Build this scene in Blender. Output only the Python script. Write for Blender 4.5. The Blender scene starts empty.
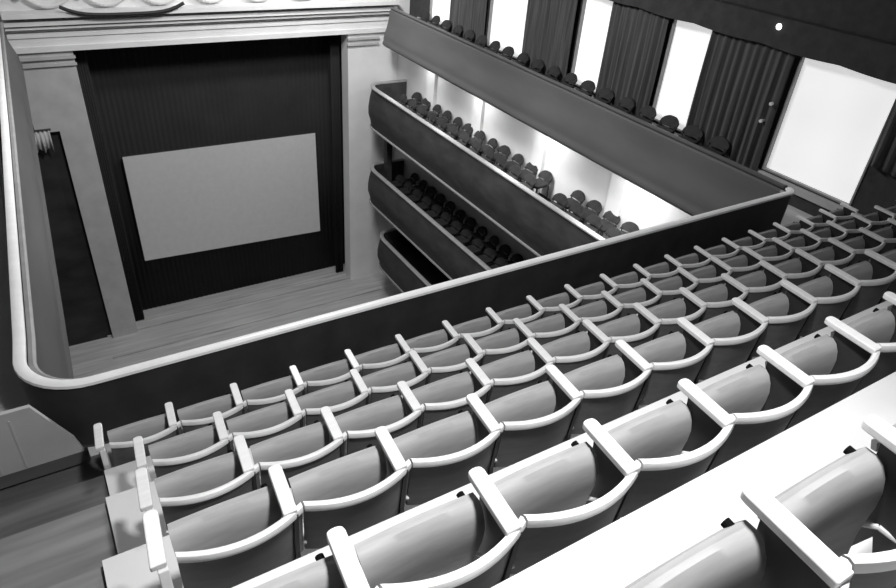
import bpy, bmesh, math, random
from mathutils import Vector, Matrix
random.seed(7)
OZ = 14.0            # stage floor is near z = 0; the camera stands 14 m above it
col = bpy.context.scene.collection
PI = math.pi

# ------------------------------------------------------------------ materials
def mat(name, c, rough=.6, var=.12, scale=(6, 6, 6), bump=0., spec=.35, emit=0., detail=4):
    m = bpy.data.materials.new(name); m.use_nodes = True
    nt = m.node_tree; b = nt.nodes['Principled BSDF']
    tc = nt.nodes.new('ShaderNodeTexCoord'); mp = nt.nodes.new('ShaderNodeMapping')
    nz = nt.nodes.new('ShaderNodeTexNoise'); cr = nt.nodes.new('ShaderNodeValToRGB')
    mp.inputs['Scale'].default_value = scale
    nz.inputs['Scale'].default_value = 1.0; nz.inputs['Detail'].default_value = detail
    nt.links.new(tc.outputs['Object'], mp.inputs['Vector']); nt.links.new(mp.outputs['Vector'], nz.inputs['Vector'])
    nt.links.new(nz.outputs['Fac'], cr.inputs['Fac'])
    lo, hi = c * (1 - var), min(1, c * (1 + var))
    cr.color_ramp.elements[0].position = .3; cr.color_ramp.elements[1].position = .7
    cr.color_ramp.elements[0].color = (lo, lo, lo, 1); cr.color_ramp.elements[1].color = (hi, hi, hi, 1)
    nt.links.new(cr.outputs['Color'], b.inputs['Base Color'])
    b.inputs['Roughness'].default_value = rough
    b.inputs['Specular IOR Level'].default_value = spec
    if bump:
        bp = nt.nodes.new('ShaderNodeBump'); bp.inputs['Strength'].default_value = bump
        bp.inputs['Distance'].default_value = .01
        nt.links.new(nz.outputs['Fac'], bp.inputs['Height']); nt.links.new(bp.outputs['Normal'], b.inputs['Normal'])
    if emit:
        nt.links.new(cr.outputs['Color'], b.inputs['Emission Color']); b.inputs['Emission Strength'].default_value = emit
    return m
M = dict(
    seat=mat("seat_ply", .34, .6, .16, (3, 18, 18), .05),
    rail=mat('seat_rail_wood', .78, .35, .06, (4, 30, 30)),
    back=mat('seat_back_ply', .13, .5, .14, (3, 20, 20)),
    iron=mat('black_iron', .035, .5, .2),
    rubber=mat('black_rubber', .006, .95, .1, spec=.05),
    steel=mat('light_steel', .6, .35, .05),
    endp=mat('painted_end_panel', .62, .5, .05),
    tier=mat('pale_tier_paint', .66, .6, .06, (2, 2, 2)),
    aisle2=mat('worn_grey_boards', .2, .6, .3, (.8, 9, 3)),
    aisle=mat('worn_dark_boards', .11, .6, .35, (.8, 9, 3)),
    fascia=mat('dark_parapet_paint', .115, .5, .12, (2, .6, 2)),
    inner=mat('parapet_inner_shade', .035, .7, .25, (3, 3, 3)),  # near-black colour holds the shade on the parapet's inner face
    brass=mat('parapet_rail_paint', .92, .3, .05),
    plaster=mat('white_plaster', .78, .7, .05, (1.5, 1.5, 1.5), .1),
    greywall=mat('pier_plaster', .50, .7, .1, (2, 2, 2), .1),
    dark=mat('dark_upper_wall', .05, .9, .2),
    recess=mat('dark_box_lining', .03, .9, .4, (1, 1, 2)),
    curtain=mat('curtain_cloth', .09, .85, .35, (20, 20, .7), .2),
    stagecloth=mat('black_stage_cloth', .022, .9, .15, (1, 1, 1)),
    screen=mat('screen_cloth', .62, .8, .03),
    frame=mat('screen_frame_black', .02, .6, .1),
    stagefloor=mat('stage_boards', .45, .6, .2, (.6, 8, 3)),
    chair=mat('dark_chair_plush', .028, .8, .3),
    bfascia=mat('balcony_front_dark', .05, .6, .3, (3, 2, 5)),
    brail=mat('balcony_rail_grey', .32, .5, .1),
    window=mat('bright_blind', .86, .8, .04, (1, 1, 1), emit=.68),
    wframe=mat('window_frame_dark', .03, .6, .1),
    lamp=mat('lamp_glass', .95, .5, .01, emit=6.),
    stalls=mat('stalls_carpet', .08, .9, .2),
)
for k in ('seat', 'rail', 'back', 'steel', 'endp'):
    pass

# ------------------------------------------------------------------ mesh helpers
def finish(name, bm, m, parent=None, loc=None, smooth=False, bevel=0.):
    bmesh.ops.recalc_face_normals(bm, faces=bm.faces)
    me = bpy.data.meshes.new(name); bm.to_mesh(me); bm.free()
    o = bpy.data.objects.new(name, me); col.objects.link(o)
    me.materials.append(m)
    if parent: o.parent = parent
    if loc is not None: o.location = loc
    if bevel:
        md = o.modifiers.new('bevel', 'BEVEL'); md.width = bevel; md.segments = 2; md.limit_method = 'ANGLE'
    if smooth:
        for p in me.polygons: p.use_smooth = True
        try: me.set_sharp_from_angle(angle=math.radians(40))
        except Exception: pass
    return o
def box(bm, x0, x1, y0, y1, z0, z1):
    vs = [bm.verts.new((x, y, z)) for x in (x0, x1) for y in (y0, y1) for z in (z0, z1)]
    for f in ((0,1,3,2),(4,6,7,5),(0,4,5,1),(2,3,7,6),(0,2,6,4),(1,5,7,3)):
        bm.faces.new([vs[i] for i in f])
def prism(bm, pts, a0, a1, axis='x'):
    """closed outline pts (2-D) swept along an axis"""
    def P(p, a):
        return (a, p[0], p[1]) if axis == 'x' else ((p[0], a, p[1]) if axis == 'y' else (p[0], p[1], a))
    A = [bm.verts.new(P(p, a0)) for p in pts]; B = [bm.verts.new(P(p, a1)) for p in pts]
    n = len(pts)
    for i in range(n): bm.faces.new((A[i], A[(i+1) % n], B[(i+1) % n], B[i]))
    bm.faces.new(A[::-1]); bm.faces.new(B)
def tube(bm, p, q, r, n=10):
    p, q = Vector(p), Vector(q); d = (q - p).normalized()
    a = d.orthogonal().normalized(); b = d.cross(a)
    A = [bm.verts.new(p + r*(math.cos(t)*a + math.sin(t)*b)) for t in [2*PI*i/n for i in range(n)]]
    B = [bm.verts.new(q + r*(math.cos(t)*a + math.sin(t)*b)) for t in [2*PI*i/n for i in range(n)]]
    for i in range(n): bm.faces.new((A[i], A[(i+1) % n], B[(i+1) % n], B[i]))
    bm.faces.new(A[::-1]); bm.faces.new(B)
def sweep(bm, path, prof):
    """path: plan points; prof: closed outline of (offset to the left of the path, z)"""
    P = [Vector(p) for p in path]; rings = []
    for i, p in enumerate(P):
        d0 = (P[i] - P[i-1]).normalized() if i else None
        d1 = (P[i+1] - P[i]).normalized() if i < len(P)-1 else None
        n0 = Vector((-d0.y, d0.x)) if d0 else None; n1 = Vector((-d1.y, d1.x)) if d1 else None
        if n0 and n1:
            n = (n0 + n1).normalized(); n = n / max(.5, n.dot(n0))
        else: n = n0 or n1
        rings.append([bm.verts.new((p.x + n.x*o, p.y + n.y*o, z)) for o, z in prof])
    k = len(prof)
    for a, b in zip(rings, rings[1:]):
        for i in range(k): bm.faces.new((a[i], a[(i+1) % k], b[(i+1) % k], b[i]))
    bm.faces.new(rings[0]); bm.faces.new(rings[-1][::-1])
def tag(o, label, cat, group=None):
    o['label'] = label; o['category'] = cat
    if group: o['group'] = group
    return o
def struct(name, bm, m, **k):
    o = finish(name, bm, m, **k); o['kind'] = 'structure'; return o
def empty(name, loc, rz=0.):
    o = bpy.data.objects.new(name, None); col.objects.link(o); o.location = loc; o.rotation_euler = (0, 0, rz); return o
def copy_tree(o, parent=None):
    c = o.copy(); col.objects.link(c); c.parent = parent
    for ch in list(o.children): copy_tree(ch, c)
    return c
ORD = ['first','second','third','fourth','fifth','sixth','seventh','eighth','ninth','tenth','eleventh','twelfth','thirteenth',
       'fourteenth','fifteenth','sixteenth','seventeenth','eighteenth','nineteenth','twentieth','twenty-first']

# ------------------------------------------------------------------ the gallery tiers
PITCH = .55; ARM = .65
ROWS = [(-.165, 4.70, -4.08, 0, 19), (.075, 3.87, -3.585, 0, 19), (.033, 2.99, -3.01, 0, 19),
        (.015, 2.175, -2.455, 0, 16), (-.035, 1.31, -1.87, 0, 11), (.24, .53, -1.30, 1, 8)]
floors = [r[2] - ARM + OZ for r in ROWS]
edges = [5.10] + [ROWS[i][1] - .375 for i in range(5)] + [.12]
edges[4] = 1.71; edges[3] = 2.56
left = [-.22, -.20, -.20, -.245, -.31, -.35]
XR = 11.0; XL = -1.95
base = -5.15 + OZ
for i in range(6):
    bm = bmesh.new()
    box(bm, left[i], XR, edges[i+1] + .0, edges[i], base if i == 0 else floors[i-1] - .0, floors[i])
    if i:   # solid core below the tread
        pass
    struct('floor', bm, M['tier'])
bm = bmesh.new(); box(bm, left[5], XR, -1.6, .12, floors[5] - .02, floors[5] + .55); struct('floor', bm, M['tier'])
# core under the tiers so nothing shows through from below
for i in range(5):
    bm = bmesh.new(); box(bm, left[i+1] + .02, XR, -1.6, edges[i+1], base if i == 0 else floors[i-1], floors[i]); struct('floor', bm, M['tier'])
# side aisle treads of worn boards, the front two in a darker tone
for i in range(6):
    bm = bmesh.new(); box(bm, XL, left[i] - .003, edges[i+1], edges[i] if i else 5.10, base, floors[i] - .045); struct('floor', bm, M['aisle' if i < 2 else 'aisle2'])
bm = bmesh.new(); box(bm, XL, left[5] - .003, -1.6, .12, base, floors[5] + .5); struct('floor', bm, M['aisle2'])
# landing in front of the first row and floors of the side galleries
bm = bmesh.new(); box(bm, XL, .2, 5.10, 5.72, base, floors[0] - .05); box(bm, XL, -.72, 5.72, 19.4, base, floors[0] - .05)
struct('floor', bm, M['tier'])
bm = bmesh.new(); box(bm, 9.88, XR, 5.10, 19.4, base, floors[0] - .05); struct('floor', bm, M['tier'])

t = empty('low_partition', (-1.1, 5.03, floors[0])); tag(t, 'low pale boarded partition with sloping end at the left corner of the parapet', 'partition')
bm = bmesh.new()
pts = [(-1.9, -3.97), (-.60, -3.97), (-.37, -4.43), (-.33, -4.60), (-1.9, -4.60)]
prism(bm, [(x+1.1, z+OZ-floors[0]) for x, z in pts], -.02, .02, 'y')
for i in range(7): box(bm, -.75+.18*i, -.735+.18*i, -.026, -.02, -4.58+OZ-floors[0], -4.05+OZ-floors[0])
finish('panel', bm, M['greywall'], t)
bm = bmesh.new(); box(bm, -.8, .80, -.025, .02, 0, -4.60+OZ-floors[0]); finish('skirting', bm, M['aisle'], t)
# ------------------------------------------------------------------ gallery parapet (one U-shaped thing)
RT = -4.0 + OZ
def upath():
    pts = [(-.27, 19.35), (-.45, 12.), (-.62, 6.1)]
    cx, cy, r = -.12, 5.72, .52
    for k in range(0, 10):
        a = PI + (PI/2)*k/9
        pts.append((cx + r*math.cos(a), cy + r*math.sin(a)))
    pts += [(1.5, 5.2), (4.5, 5.2), (8., 5.2)]
    cx, cy, r = 9.62, 5.38, .18
    for k in range(5):
        a = -PI/2 + (PI/2)*k/4
        pts.append((cx + r*math.cos(a), cy + r*math.sin(a)))
    pts += [(9.8, 9.), (9.82, 14.), (9.84, 19.0)]
    return pts
path = upath()
par = empty('gallery_parapet', (4.6, 5.2, RT - 1.1))
tag(par, 'long dark U-shaped parapet with glossy white rail around the front of the gallery', 'parapet')
inv = (-4.6, -5.2, -(RT - 1.1))
def pchild(name, prof, m, smooth=True, p=path, parent=par, inv=inv):
    bm = bmesh.new(); sweep(bm, p, [(o, z) for o, z in prof])
    for v in bm.verts: v.co += Vector(inv)
    return finish(name, bm, m, parent, smooth=smooth)
pchild('top_rail', [(-.05, RT-.03), (-.045, RT-.005), (-.02, RT+.005), (.03, RT+.005), (.055, RT-.01), (.055, RT-.04), (.0, RT-.05)], M['brass'], p=path[:-4])
pchild('top_rail', [(-.05, RT-.03), (-.045, RT-.005), (-.02, RT+.005), (.03, RT+.005), (.055, RT-.01), (.055, RT-.04), (.0, RT-.05)], M['fascia'], p=path[-4:])
pchild('rail_moulding', [(.06, RT-.06), (.10, RT-.045), (.125, RT-.06), (.125, RT-.085), (.06, RT-.10)], M['brail'], p=path[:-4])
pchild('fascia', [(.0, RT-.05), (.06, RT-.10), (.075, RT-.2), (.10, RT-.38), (.15, RT-.55), (.21, RT-.72), (.25, RT-.86),
                  (.255, RT-.95), (.28, RT-.98), (.285, RT-1.05), (.25, RT-1.09), (.2, RT-1.13), (.0, RT-1.13), (-.0, RT-.7)], M['fascia'])
pchild('inner_face_shaded', [(-.03, RT-.03), (-.001, RT-.05), (-.001, RT-.72), (-.03, RT-.72)], M['inner'])

# ------------------------------------------------------------------ the tip-up seat
HW = PITCH/2
def arc_pts(x0, x1, yend, sag, n=14):
    out = []
    for i in range(n+1):
        t = i/n; x = x0 + (x1-x0)*t
        out.append((x, yend - sag*(1 - (2*t-1)**2)))
    return out
def strip(bm, pts, z0, z1, th, lean=0.):
    """curved upright board following plan points, th thick"""
    rings = []
    for i, (x, y) in enumerate(pts):
        rings.append([bm.verts.new((x, y, z1)), bm.verts.new((x, y - th, z1)), bm.verts.new((x, y - th + lean, z0)), bm.verts.new((x, y + lean, z0))])
    for a, b in zip(rings, rings[1:]):
        for i in range(4): bm.faces.new((a[i], a[(i+1) % 4], b[(i+1) % 4], b[i]))
    bm.faces.new(rings[0]); bm.faces.new(rings[-1][::-1])
def rounded_bar(bm, pts, w, z0, z1):
    prism(bm, pts, z0, z1, 'z')
def add_arm(parent, x, end=False):
    w = .032; sk = -.022; pts = [(x-w+sk, -.275), (x+w+sk, -.275), (x+w, -.01)]
    for k in range(1, 7):
        a = PI*k/7; pts.append((x + w*math.cos(a), .0 + .016*math.sin(a)))
    pts.append((x-w, -.01))
    bm = bmesh.new(); prism(bm, pts, ARM-.032, ARM, 'z')
    finish('armrest', bm, M['rail'], parent, bevel=.006)
    bm = bmesh.new()
    if end:
        prism(bm, [(-.34, .0), (-.03, .0), (-.015, .2), (-.05, .45), (-.03, ARM-.033), (-.29, ARM-.033), (-.33, .5)], x-.03, x+.012, 'x')
        o = finish('end_panel', bm, M['endp'], parent, bevel=.004)
    else:
        prism(bm, [(-.30, .03), (-.27, .03), (-.16, .30), (-.06, .03), (-.03, .03), (-.08, .33), (-.05, ARM-.033), (-.28, ARM-.033), (-.26, .33)], x-.011, x+.011, 'x')
        box(bm, x-.03, x+.03, -.33, -.24, 0, .03); box(bm, x-.03, x+.03, -.09, -.0, 0, .03)
        o = finish('cast_iron_standard', bm, M['iron'], parent)
    return o
def make_seat():
    r = empty('tip_up_seat', (0, 0, 0))
    # backrest: curved ply board with a rounded rail on top
    ap = arc_pts(-HW+.050, HW+.040, -.238, .074)
    bm = bmesh.new(); strip(bm, [(x, y+.004) for x, y in ap], .27, ARM-.045, .014, .03)
    b = finish('backrest', bm, M['back'], r, smooth=True)
    bm = bmesh.new()
    sec = [(.018, -.014), (.014, .004), (0, .010), (-.014, .004), (-.020, -.014), (-.016, -.034), (.010, -.03)]
    rings = [[bm.verts.new((x, y - .004 + dy, ARM-.025+dz)) for dy, dz in sec] for x, y in ap]
    for A, B in zip(rings, rings[1:]):
        for i in range(7): bm.faces.new((A[i], A[(i+1) % 7], B[(i+1) % 7], B[i]))
    bm.faces.new(rings[0]); bm.faces.new(rings[-1][::-1])
    finish('top_rail', bm, M['rail'], b, smooth=True)
    # the seat, tipped up: a curved ply shell with rounded front corners
    prof = [(-.030, -.150), (-.024, -.110), (-.036, -.085), (-.062, -.084), (-.088, -.102), (-.110, -.138), (-.124, -.185), (-.130, -.235), (-.131, -.285), (-.136, -.34), (-.150, -.41)]
    x0, x1 = -HW+.05, HW-.018; n = 16; th = .018
    bm = bmesh.new(); top = []; bot = []
    L = len(prof)
    for j, (y, z) in enumerate(prof):
        s = j/(L-1)
        cut = 0.
        if s > .55: cut = .075*((s-.55)/.45)**1.6           # narrows to the hinge
        if s < .3: cut = .03*(1-s/.3)**2                    # rounded front corners
        d = Vector((prof[min(j+1, L-1)][0]-prof[max(j-1, 0)][0], prof[min(j+1, L-1)][1]-prof[max(j-1, 0)][1])).normalized()
        nrm = Vector((d.y, -d.x))                            # away from the sitter side
        if nrm.x < 0: nrm = -nrm
        ra, rb = [], []
        for i in range(n+1):
            t = i/n; x = x0 + cut + (x1-x0-2*cut)*t
            dish = .016*(1-(2*t-1)**2)*min(1, s*2.2)
            ra.append(bm.verts.new((x, y + dish, ARM + z)))
            rb.append(bm.verts.new((x, y + dish + nrm.x*th, ARM + z + nrm.y*th*.3)))
        top.append(ra); bot.append(rb)
    for g in (top, bot):
        for a, b2 in zip(g, g[1:]):
            for i in range(n): bm.faces.new((a[i], a[i+1], b2[i+1], b2[i]))
    for i in range(n):
        bm.faces.new((top[0][i], top[0][i+1], bot[0][i+1], bot[0][i])); bm.faces.new((top[-1][i], top[-1][i+1], bot[-1][i+1], bot[-1][i]))
    for j in range(L-1):
        for e in (0, n): bm.faces.new((top[j][e], top[j+1][e], bot[j+1][e], bot[j][e]))
    s = finish('seat', bm, M['seat'], r, smooth=True)
    # rubber stops at the front corner and hinge arms
    bm = bmesh.new(); tube(bm, (HW-.058, .004, ARM-.100), (HW-.058, -.034, ARM-.104), .015, 12)
    finish('rubber_stop', bm, M['rubber'], r)
    for sx, xx in ((-1, x0+.045), (1, x1-.03)):
        bm = bmesh.new(); tube(bm, (xx, -.105, ARM-.32), (xx + sx*.03, -.16, ARM-.30), .009, 8); tube(bm, (xx + sx*.03, -.16, ARM-.30), (xx+sx*.05, -.235, ARM-.315), .009, 8)
        finish('hinge_arm', bm, M['steel'], s)
    add_arm(r, HW)
    return r
proto = make_seat(); used = False
def first_of_row():
    e = copy_tree(proto); add_arm(e, -HW, end=True); return e
WHERE = ['front row along the parapet', 'second row from the parapet', 'third row from the parapet', 'fourth row from the parapet',
         'fifth row from the parapet', 'rearmost row nearest the camera']
for ri, (x0, y0, zt, k0, k1) in enumerate(ROWS):
    for k in range(k0, k1):
        if x0 + PITCH*(k+1) > XR - .05: continue
        if k == 0: o = first_of_row()
        elif not used: o = proto; used = True
        else: o = copy_tree(proto)
        o.location = (x0 + PITCH*(k+.5), y0, floors[ri])
        pos = 'at the left aisle end' if k == k0 else ORD[k-k0] + ' from the left aisle'
        tag(o, 'tipped-up wooden seat %s in the %s' % (pos, WHERE[ri]), 'theatre seat', 'tip-up seats in the ' + WHERE[ri])

# ------------------------------------------------------------------ right wall of the gallery: windows and curtains
TOPW = -2.33 + OZ
gf = floors[0] - .05
WB = [(4.88, 6.58), (8.35, 9.38), (11.0, 12.0), (13.85, 15.55), (17.4, 18.7)]
sill = -4.38 + OZ
def wallpiece(y0, y1, z0, z1, m='plaster', name='wall_right', x0=XR, x1=XR+.3):
    bm = bmesh.new(); box(bm, x0, x1, y0, y1, z0, z1); return struct(name, bm, M[m])
prev = -1.6
for i, (a, b) in enumerate(WB):
    wallpiece(prev, a, base, TOPW, 'dark'); wallpiece(a, b, base, sill, 'dark'); prev = b
    bm = bmesh.new(); box(bm, XR+.06, XR+.10, a, b, sill, TOPW); w = struct('window_%d' % (i+1), bm, M['window'])
    bm = bmesh.new()
    for yy in (a, b-.03): box(bm, XR-.02, XR+.06, yy, yy+.03, sill, TOPW)
    box(bm, XR-.02, XR+.06, a+.03, b-.03, sill, sill+.03)
    finish('window_frame', bm, M['brail'], w)
wallpiece(prev, 20.3, base, TOPW, 'dark'); wallpiece(-1.6, 20.3, TOPW, 1.6 + OZ, 'dark')
bm = bmesh.new(); box(bm, XR-.06, XR, 4.6, 19.4, sill-.16, sill-.03); struct('trim_1', bm, M['greywall'])
def curtain(y0, y1, label, bottom, seed, z1=TOPW+.25, x=XR-.12):
    rnd = random.Random(seed); n = int((y1-y0)*40); bm = bmesh.new(); levels = 9; rows = []
    ph = [rnd.uniform(0, 6) for _ in range(4)]
    for j in range(levels+1):
        t = j/levels; z = z1 + (bottom-z1)*t; row = []
        for i in range(n+1):
            y = y0 + (y1-y0)*i/n; u = y*2*PI
            d = .035*math.sin(u/.16+ph[0]+.5*math.sin(u*.6+ph[1])) + .018*math.sin(u/.37+ph[2]+t)
            row.append(bm.verts.new((x + d*(.6+.5*t), y + .015*math.sin(3*t+ph[3]), z + .015*math.sin(u/.5+ph[1])*t)))
        rows.append(row)
    for a, b in zip(rows, rows[1:]):
        for i in range(n): bm.faces.new((a[i], a[i+1], b[i+1], b[i]))
    o = finish('curtain', bm, M['curtain'], smooth=True)
    md = o.modifiers.new('thick', 'SOLIDIFY'); md.thickness = .008
    return tag(o, label, 'curtain', 'dark curtains along the gallery wall')
curtain(2.6, 4.86, 'dark pleated curtain at the right edge, right of the nearest window', ROWS[1][2]-.02+OZ, 1)
curtain(6.62, 8.32, 'broad dark pleated curtain between the nearest and second window', gf+.04, 2)
curtain(9.42, 10.96, 'dark pleated curtain between the second and third window', gf+.04, 3)
curtain(12.04, 13.80, 'dark pleated curtain between the third and fourth window', gf+.04, 4)
curtain(15.6, 17.35, 'dark pleated curtain between the fourth and farthest window', gf+.04, 5)
# pelmet with a swagged lower edge
bm = bmesh.new(); n = 240; top = []; bot = []
ya, yb = 2.6, 18.9
for i in range(n+1):
    y = ya + (yb-ya)*i/n
    s = abs(math.sin(y*PI/1.45))
    for lst, z in ((top, TOPW+.45), (bot, TOPW+.0-.03*s)):
        lst.append((bm.verts.new((XR-.24, y, z)), bm.verts.new((XR-.215, y, z))))
for i in range(n):
    for k in (0, 1): bm.faces.new((top[i][k], top[i+1][k], bot[i+1][k], bot[i][k]))
    bm.faces.new((bot[i][0], bot[i+1][0], bot[i+1][1], bot[i][1])); bm.faces.new((top[i][0], top[i+1][0], top[i+1][1], top[i][1]))
for e in (0, n): bm.faces.new((top[e][0], top[e][1], bot[e][1], bot[e][0]))
box(bm, XR-.21, XR, ya, yb, TOPW+.42, TOPW+.45)
tag(finish('curtain_pelmet', bm, M['dark']), 'long dark pelmet with scalloped edge above the gallery windows and curtains', 'pelmet')
# small lit wall lamp on the dark wall
t = empty('wall_lamp', (XR, 7.0, -2.02+OZ)); tag(t, 'small glowing lamp high on the dark right wall', 'lamp')
bm = bmesh.new(); tube(bm, (0, 0, 0), (-.20, 0, 0), .02); tube(bm, (-.0, 0, 0), (-.02, 0, 0), .06); finish('bracket', bm, M['iron'], t)
bm = bmesh.new(); bmesh.ops.create_uvsphere(bm, u_segments=16, v_segments=10, radius=.05, matrix=Matrix.Translation((-.23, 0, 0))); finish('glass_globe', bm, M['lamp'], t, smooth=True)
for (yy, zz, lab) in ((6.72, -3.22, 'upper of two small studs on the curtain left of the nearest window'), (6.8, -3.55, 'lower of two small studs on the curtain left of the nearest window')):
    bm = bmesh.new(); tube(bm, (XR-.0, yy, zz+OZ), (XR-.17, yy, zz+OZ), .022, 12); tube(bm, (XR-.15, yy, zz+OZ), (XR-.20, yy, zz+OZ), .03, 12)
    tag(finish('tieback_stud', bm, M['rail']), 'pale round ' + lab, 'curtain stud', 'tieback studs beside the nearest window')

# ------------------------------------------------------------------ side balcony chairs
def make_chair():
    r = empty('side_chair', (0, 0, 0))
    bm = bmesh.new(); prism(bm, [(-.24, -.20), (.20, -.22), (.23, -.1), (.23, .1), (.20, .22), (-.24, .20)], .40, .47, 'z')
    finish('seat', bm, M['chair'], r, bevel=.02)
    bm = bmesh.new()
    ap = [(-.20 - .05*(1-(2*i/8-1)**2), -.22+.44*i/8) for i in range(9)]
    rings = []
    for i, (x, y) in enumerate(ap):
        h = .70 - .10*abs(2*i/8-1)**3
        rings.append([bm.verts.new((x+.02, y, .50)), bm.verts.new((x-.05, y, h)), bm.verts.new((x-.085, y, h)), bm.verts.new((x-.02, y, .50))])
    for A, B in zip(rings, rings[1:]):
        for i in range(4): bm.faces.new((A[i], A[(i+1) % 4], B[(i+1) % 4], B[i]))
    bm.faces.new(rings[0]); bm.faces.new(rings[-1][::-1])
    finish('backrest', bm, M['chair'], r, smooth=True)
    for sx in (-.21, .19):
        for sy in (-.18, .18):
            bm = bmesh.new(); tube(bm, (sx*1.05, sy*1.05, 0), (sx, sy, .42 if sx > 0 else .55), .016, 8); finish('leg', bm, M['iron'], r)
    return r
ch0 = make_chair(); cused = False
def chair(x, y, z, rz, lab, grp):
    global cused
    if not cused: o = ch0; cused = True
    else: o = copy_tree(ch0)
    o.location = (x, y, z); o.rotation_euler = (0, 0, rz); tag(o, lab, 'chair', grp)
ys = [18.6 - .62*i for i in range(19)]
for i, y in enumerate(ys):
    chair(10.53, y, gf, PI + random.uniform(-.1, .1), 'dark chair behind the right gallery parapet, %s from the stage' % ORD[i], 'chairs in the right side gallery')

# ------------------------------------------------------------------ lower side balconies
def balcony(side, zr, zf, zb, yend, label):
    """side +1 right, -1 left; zr rail top, zf floor, zb underside"""
    sx = 9.2 if side > 0 else -.05; wx = 10.6 if side > 0 else -1.45
    t = empty('side_balcony', (sx, 10, zb)); tag(t, label, 'balcony')
    iv = (-sx, -10, -zb)
    if side > 0:
        p = [(sx, 1.0), (sx, 8.), (sx, yend-.6)] + [(sx + .35*(1-math.cos(a)), yend-.6+.6*math.sin(a)) for a in [PI/2*k/6 for k in range(1, 6)]] + [(sx+.45, yend), (wx-.01, yend)]
    else:
        p = [(wx+.01, yend), (sx-.45, yend)] + [(sx - .35*(1-math.cos(a)), yend-.6+.6*math.sin(a)) for a in [PI/2*k/6 for k in range(5, 0, -1)]] + [(sx, yend-.6), (sx, 8.), (sx, 1.0)]
    H = zr - zb
    for nm, prof, m in (
        ('balcony_front', [(-.04, zr-.05), (.03, zr-.05), (.05, zr-.15*H), (.10, zr-.3*H), (.14, zr-.5*H), (.14, zr-.65*H), (.08, zr-.8*H), (.05, zb+.08), (-.04, zb+.08)], 'bfascia'),
        ('top_rail', [(-.06, zr-.05), (-.06, zr-.01), (-.03, zr), (.05, zr), (.075, zr-.02), (.075, zr-.05)], 'brail'),
        ('lower_moulding', [(-.04, zb), (.06, zb), (.09, zb+.03), (.085, zb+.065), (.05, zb+.08), (-.04, zb+.08)], 'brail')):
        bm = bmesh.new(); sweep(bm, p, prof)
        for v in bm.verts: v.co += Vector(iv)
        finish(nm, bm, M[m], t, smooth=True)
    bm = bmesh.new(); a, b = (sx+.04, wx-.005) if side > 0 else (wx+.005, sx-.04)
    box(bm, a, b, 1.0, yend-.62, zf-.2, zf)
    q = (sx+.45, wx-.005) if side > 0 else (wx+.005, sx-.45)
    box(bm, q[0], q[1], yend-.62, yend-.03, zf-.2, zf)
    for v in bm.verts: v.co += Vector(iv)
    finish('balcony_floor', bm, M['recess'], t)
    return t
B1 = (-6.30, -7.14, -7.66); B2 = (-9.03, -9.87, -10.34); B3 = (-11.25, -12.0, -12.5)
for (zr, zf, zb), ye, nm in ((B1, 19.3, 'upper'), (B2, 19.3, 'middle'), (B3, 18.5, 'lowest')):
    balcony(1, zr+OZ, zf+OZ, zb+OZ, ye, 'dark %s balcony on the right side wall, running toward the stage' % nm)
# chairs on the upper and middle right balconies
n1 = 0
for i in range(18):
    y = 18.3 - .6*i
    if 11.0 < y < 11.7: continue
    for line, x in (('front', 9.70), ('rear', 10.22)):
        chair(x, y, B1[1]+OZ, PI + random.uniform(-.15, .15), 'dark chair on the upper right balcony, %s in the %s line from the stage' % (ORD[n1], line), 'chairs on the upper right balcony')
    n1 += 1
n1 = 0
for i in range(13):
    y = 18.3 - .6*i
    for line, x in (('front', 9.70), ('rear', 10.22)):
        chair(x, y, B2[1]+OZ, PI + random.uniform(-.15, .15), 'dark chair on the middle right balcony, %s in the %s line from the stage' % (ORD[n1], line), 'chairs on the middle right balcony')
    n1 += 1
bm = bmesh.new(); px, py = 9.72, 18.78
box(bm, px-.10, px+.10, py-.10, py+.10, B2[1]+OZ, B1[1]-.2+OZ); box(bm, px-.14, px+.14, py-.14, py+.14, B1[1]-.35+OZ, B1[1]-.2+OZ); box(bm, px-.14, px+.14, py-.14, py+.14, B2[1]+OZ, B2[1]+.3+OZ)
tag(finish('balcony_post', bm, M['bfascia']), 'dark square post between the upper and middle right balconies near the stage', 'post')

# ------------------------------------------------------------------ hall walls below the gallery
bm = bmesh.new(); box(bm, 10.6, 10.9, 1.0, 20.3, -15.2+OZ, base); struct('wall_right', bm, M['plaster'])
for i, yy in enumerate((6.6, 9.4, 12.2, 15.0, 17.6)):
    bm = bmesh.new(); box(bm, 10.5, 10.6, yy-.22, yy+.22, B1[1]+OZ, base-.02); box(bm, 10.47, 10.6, yy-.27, yy+.27, base-.25, base-.1); struct('trim_%d' % (i+2), bm, M['plaster'])
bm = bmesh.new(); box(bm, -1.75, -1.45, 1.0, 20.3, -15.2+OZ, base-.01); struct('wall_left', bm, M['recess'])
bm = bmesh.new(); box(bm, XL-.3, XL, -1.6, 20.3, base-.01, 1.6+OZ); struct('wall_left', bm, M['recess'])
bm = bmesh.new(); box(bm, XL-.3, XR+.3, -1.9, -1.6, base, 1.6+OZ); struct('wall_back', bm, M['dark'])
bm = bmesh.new(); box(bm, XL-.3, XR+.3, -1.9, 20.6, 1.6+OZ, 1.8+OZ); struct('ceiling', bm, M['greywall'])
bm = bmesh.new(); box(bm, -1.75, 10.9, 1.0, 17.6, -15.4+OZ, -15.2+OZ); struct('floor', bm, M['stalls'])
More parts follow.
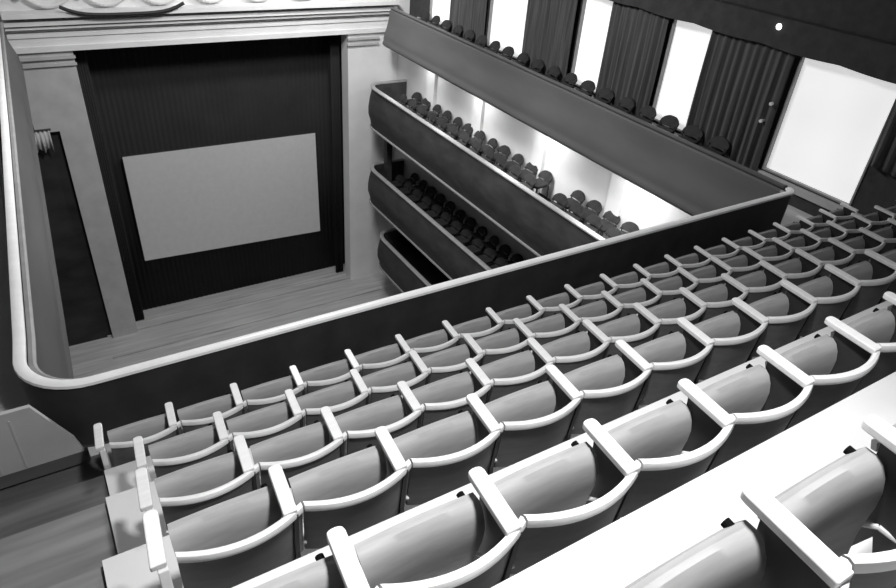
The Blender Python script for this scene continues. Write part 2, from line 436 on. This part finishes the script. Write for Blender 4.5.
# ------------------------------------------------------------------ stage wall (proscenium) at y = 20
OX0, OX1, OT = 1.2, 8.85, -4.9+OZ
def pw(x0, x1, z0, z1, m='greywall', y0=20., y1=20.5):
    bm = bmesh.new(); box(bm, x0, x1, y0, y1, z0, z1); return struct('wall_stage', bm, M[m])
SF = -14.0 + OZ
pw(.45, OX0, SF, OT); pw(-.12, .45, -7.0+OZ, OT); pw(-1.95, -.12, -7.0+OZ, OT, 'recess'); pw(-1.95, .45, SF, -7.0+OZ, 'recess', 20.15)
pw(OX1, 10.6, SF, OT, 'plaster'); pw(XL, XR, OT, 1.6+OZ, 'plaster'); 
# frieze mouldings
k = 10
for (z0, z1, d, x0) in ((-4.93, -4.80, .10, -.15), (-4.80, -4.58, .05, -.15), (-4.58, -4.47, .09, -.15), (-4.36, -4.30, .22, -.15), (-4.26, -4.16, .30, -.15), (-4.06, -3.95, .45, -.15)):
    bm = bmesh.new(); box(bm, x0, 10.4, 20.-d, 20., z0+OZ, z1+OZ); struct('trim_%d' % k, bm, M['plaster']); k += 1
for (z0, z1, d) in ((-5.12, -5.06, .10), (-5.30, -5.24, .07)):
    for (x0, x1) in ((-.1, OX0+.03), (OX1-.03, 9.9)):
        bm = bmesh.new(); box(bm, x0, x1, 20.-d, 20., z0+OZ, z1+OZ); struct('trim_%d' % k, bm, M['greywall']); k += 1
# scrollwork over the frieze: garlands in relief
bm = bmesh.new()
for g in range(7):
    cx = .9 + g*1.3
    last = None
    for i in range(13):
        t = i/12; x = cx - .5 + t; z = -3.62 - .22*(1-(2*t-1)**2) + OZ
        if last: tube(bm, last, (x, 19.86, z), .035 + .03*(1-abs(2*t-1)), 8)
        last = (x, 19.86, z)
    bmesh.ops.create_uvsphere(bm, u_segments=12, v_segments=8, radius=.10, matrix=Matrix.Translation((cx-.62, 19.9, -3.6+OZ)))
struct('trim_%d' % k, bm, M['plaster']); k += 1
bm = bmesh.new(); last = None  # dark cable sagging in front of the frieze, kept among the trim
for i in range(17):
    t = i/16; p = (1.1 + 2.9*t, 19.5, -3.80 - .22*(1-(2*t-1)**4) + OZ)
    if last: tube(bm, last, p, .045, 8)
    last = p
struct('trim_%d' % k, bm, M['frame'], smooth=True); k += 1
# stage
bm = bmesh.new(); box(bm, -1.95, 10.6, 17.6, 24.5, SF-.4, SF); struct('floor', bm, M['stagefloor'])
for i, (y0, y1, h) in enumerate(((20.55, 20.7, .05), (20.1, 20.2, .06), (18.9, 19.0, .05))):
    bm = bmesh.new(); box(bm, .3, 9.6, y0, y1, SF, SF+h); struct('trim_%d' % k, bm, M['stagefloor']); k += 1
bm = bmesh.new(); n = 500; rows = []
for z in (SF+.03, OT+.6):
    rows.append([bm.verts.new((-.3 + 11.2*i/n, 21.2 + .012*math.sin(i*.9+.5*math.sin(i*.13)), z)) for i in range(n+1)])
for i in range(n): bm.faces.new((rows[0][i], rows[0][i+1], rows[1][i+1], rows[1][i]))
o = finish('stage_backcloth', bm, M['stagecloth'], smooth=True); md = o.modifiers.new('t', 'SOLIDIFY'); md.thickness = .02
tag(o, 'black cloth filling the back of the stage behind the white screen', 'stage curtain')
for sx, lab in ((OX0+.02, 'left'), (OX1-.32, 'right')):
    bm = bmesh.new(); n = 30; rows = []
    for z in (SF+.03, OT+.4):
        rows.append([bm.verts.new((sx + .30*i/n, 20.62 + .05*math.sin(i*1.1), z)) for i in range(n+1)])
    for i in range(n): bm.faces.new((rows[0][i], rows[0][i+1], rows[1][i+1], rows[1][i]))
    o = finish('stage_leg_curtain', bm, M['stagecloth'], smooth=True); md = o.modifiers.new('t', 'SOLIDIFY'); md.thickness = .02
    tag(o, 'narrow black side curtain at the %s edge of the stage opening' % lab, 'stage curtain', 'side curtains of the stage')
# screen
t = empty('projection_screen', (4.95, 21.0, -12.1+OZ)); tag(t, 'large pale blank projection screen hanging on the dark stage', 'projection screen')
sc = [(1.92, -8.33), (8.03, -8.36), (8.07, -12.17), (1.95, -11.96)]
bm = bmesh.new(); prism(bm, [(x-4.95, z+12.1) for x, z in sc], -.03, -.01, 'y'); finish('screen_cloth', bm, M['screen'], t)
bm = bmesh.new()
c4 = [Vector((x-4.95, 0, z+12.1)) for x, z in sc]
for i in range(4): tube(bm, c4[i], c4[(i+1) % 4], .03, 8)
finish('frame', bm, M['frame'], t)
# left box recess seen beyond the parapet
for zz, lab, ye in ((B1, 'upper', 19.4), (B2, 'middle', 19.4)):
    pass
t = empty('box_pelmet', (-.05, 19.9, -7.45+OZ)); tag(t, 'small pale draped pelmet over the dark box opening left of the stage', 'pelmet')
bm = bmesh.new(); n = 24; rows = []
for z in (.0, .55):
    rows.append([bm.verts.new((-.22 + .48*i/n, .03*math.sin(i*1.3), z - (.06*math.sin(i*.6) if z == 0 else 0))) for i in range(n+1)])
for i in range(n): bm.faces.new((rows[0][i], rows[0][i+1], rows[1][i+1], rows[1][i]))
o = finish('drape', bm, M['greywall'], t, smooth=True); md = o.modifiers.new('t', 'SOLIDIFY'); md.thickness = .02
bm = bmesh.new(); tube(bm, (-.26, .0, .56), (.30, .0, .56), .03); finish('pole', bm, M['bfascia'], t)

# ------------------------------------------------------------------ light
def area(name, loc, size, power, target=None, sy=None, shape='RECTANGLE', spread=None):
    l = bpy.data.lights.new(name, 'AREA'); l.energy = power; l.shape = shape; l.size = size; l.size_y = sy or size
    o = bpy.data.objects.new(name, l); col.objects.link(o); o.location = (loc[0], loc[1], loc[2]+OZ)
    d = Vector(target or (loc[0], loc[1], loc[2]-1)) - Vector(loc)
    o.rotation_euler = d.to_track_quat('-Z', 'Y').to_euler()
    if spread: l.spread = spread
    return o
def spot(name, loc, target, power, angle, blend, r=.15):
    l = bpy.data.lights.new(name, 'SPOT'); l.energy = power; l.spot_size = math.radians(angle); l.spot_blend = blend; l.shadow_soft_size = r
    o = bpy.data.objects.new(name, l); col.objects.link(o); o.location = (loc[0], loc[1], loc[2]+OZ)
    o.rotation_euler = (Vector(target) - Vector(loc)).to_track_quat('-Z', 'Y').to_euler(); return o
spot('gallery_ceiling_light', (1.4, 1.15, 1.45), (1.2, 2.2, -3), 980, 125, 1., .22)
area('house_light', (4.0, 11.5, 1.4), 2.0, 880, (4.2, 12.5, -9.))
area('frieze_light', (7.5, 16.5, -1.), .5, 210, (7.5, 20, -4.2))
for yy, pw_ in ((5.5, 75), (8.6, 75), (11.7, 60), (14.8, 45), (17.6, 30)):
    area('under_gallery_light', (10.05, yy, -5.22), .2, pw_, (10.4, yy, -6.6), sy=2.6)
w = bpy.data.worlds.new('world'); bpy.context.scene.world = w; w.use_nodes = True
w.node_tree.nodes['Background'].inputs[0].default_value = (.5, .5, .5, 1); w.node_tree.nodes['Background'].inputs[1].default_value = .1

# ------------------------------------------------------------------ camera
cam = bpy.data.cameras.new('camera'); co = bpy.data.objects.new('camera', cam); col.objects.link(co)
R = Matrix(((0.85379219, -0.51580753, 0.07057961), (0.2358231, 0.50403675, 0.83086366), (-0.46414045, -0.69274061, 0.55198197)))
co.matrix_world = Matrix.Translation((0, 0, OZ)) @ R.transposed().to_4x4()
cam.sensor_width = 36; cam.lens = 667.64*36/896; cam.clip_start = .05
sc_ = bpy.context.scene; sc_.camera = co
sc_.view_settings.view_transform = 'Standard'; sc_.view_settings.look = 'None'; sc_.view_settings.gamma = 1; sc_.view_settings.exposure = 0
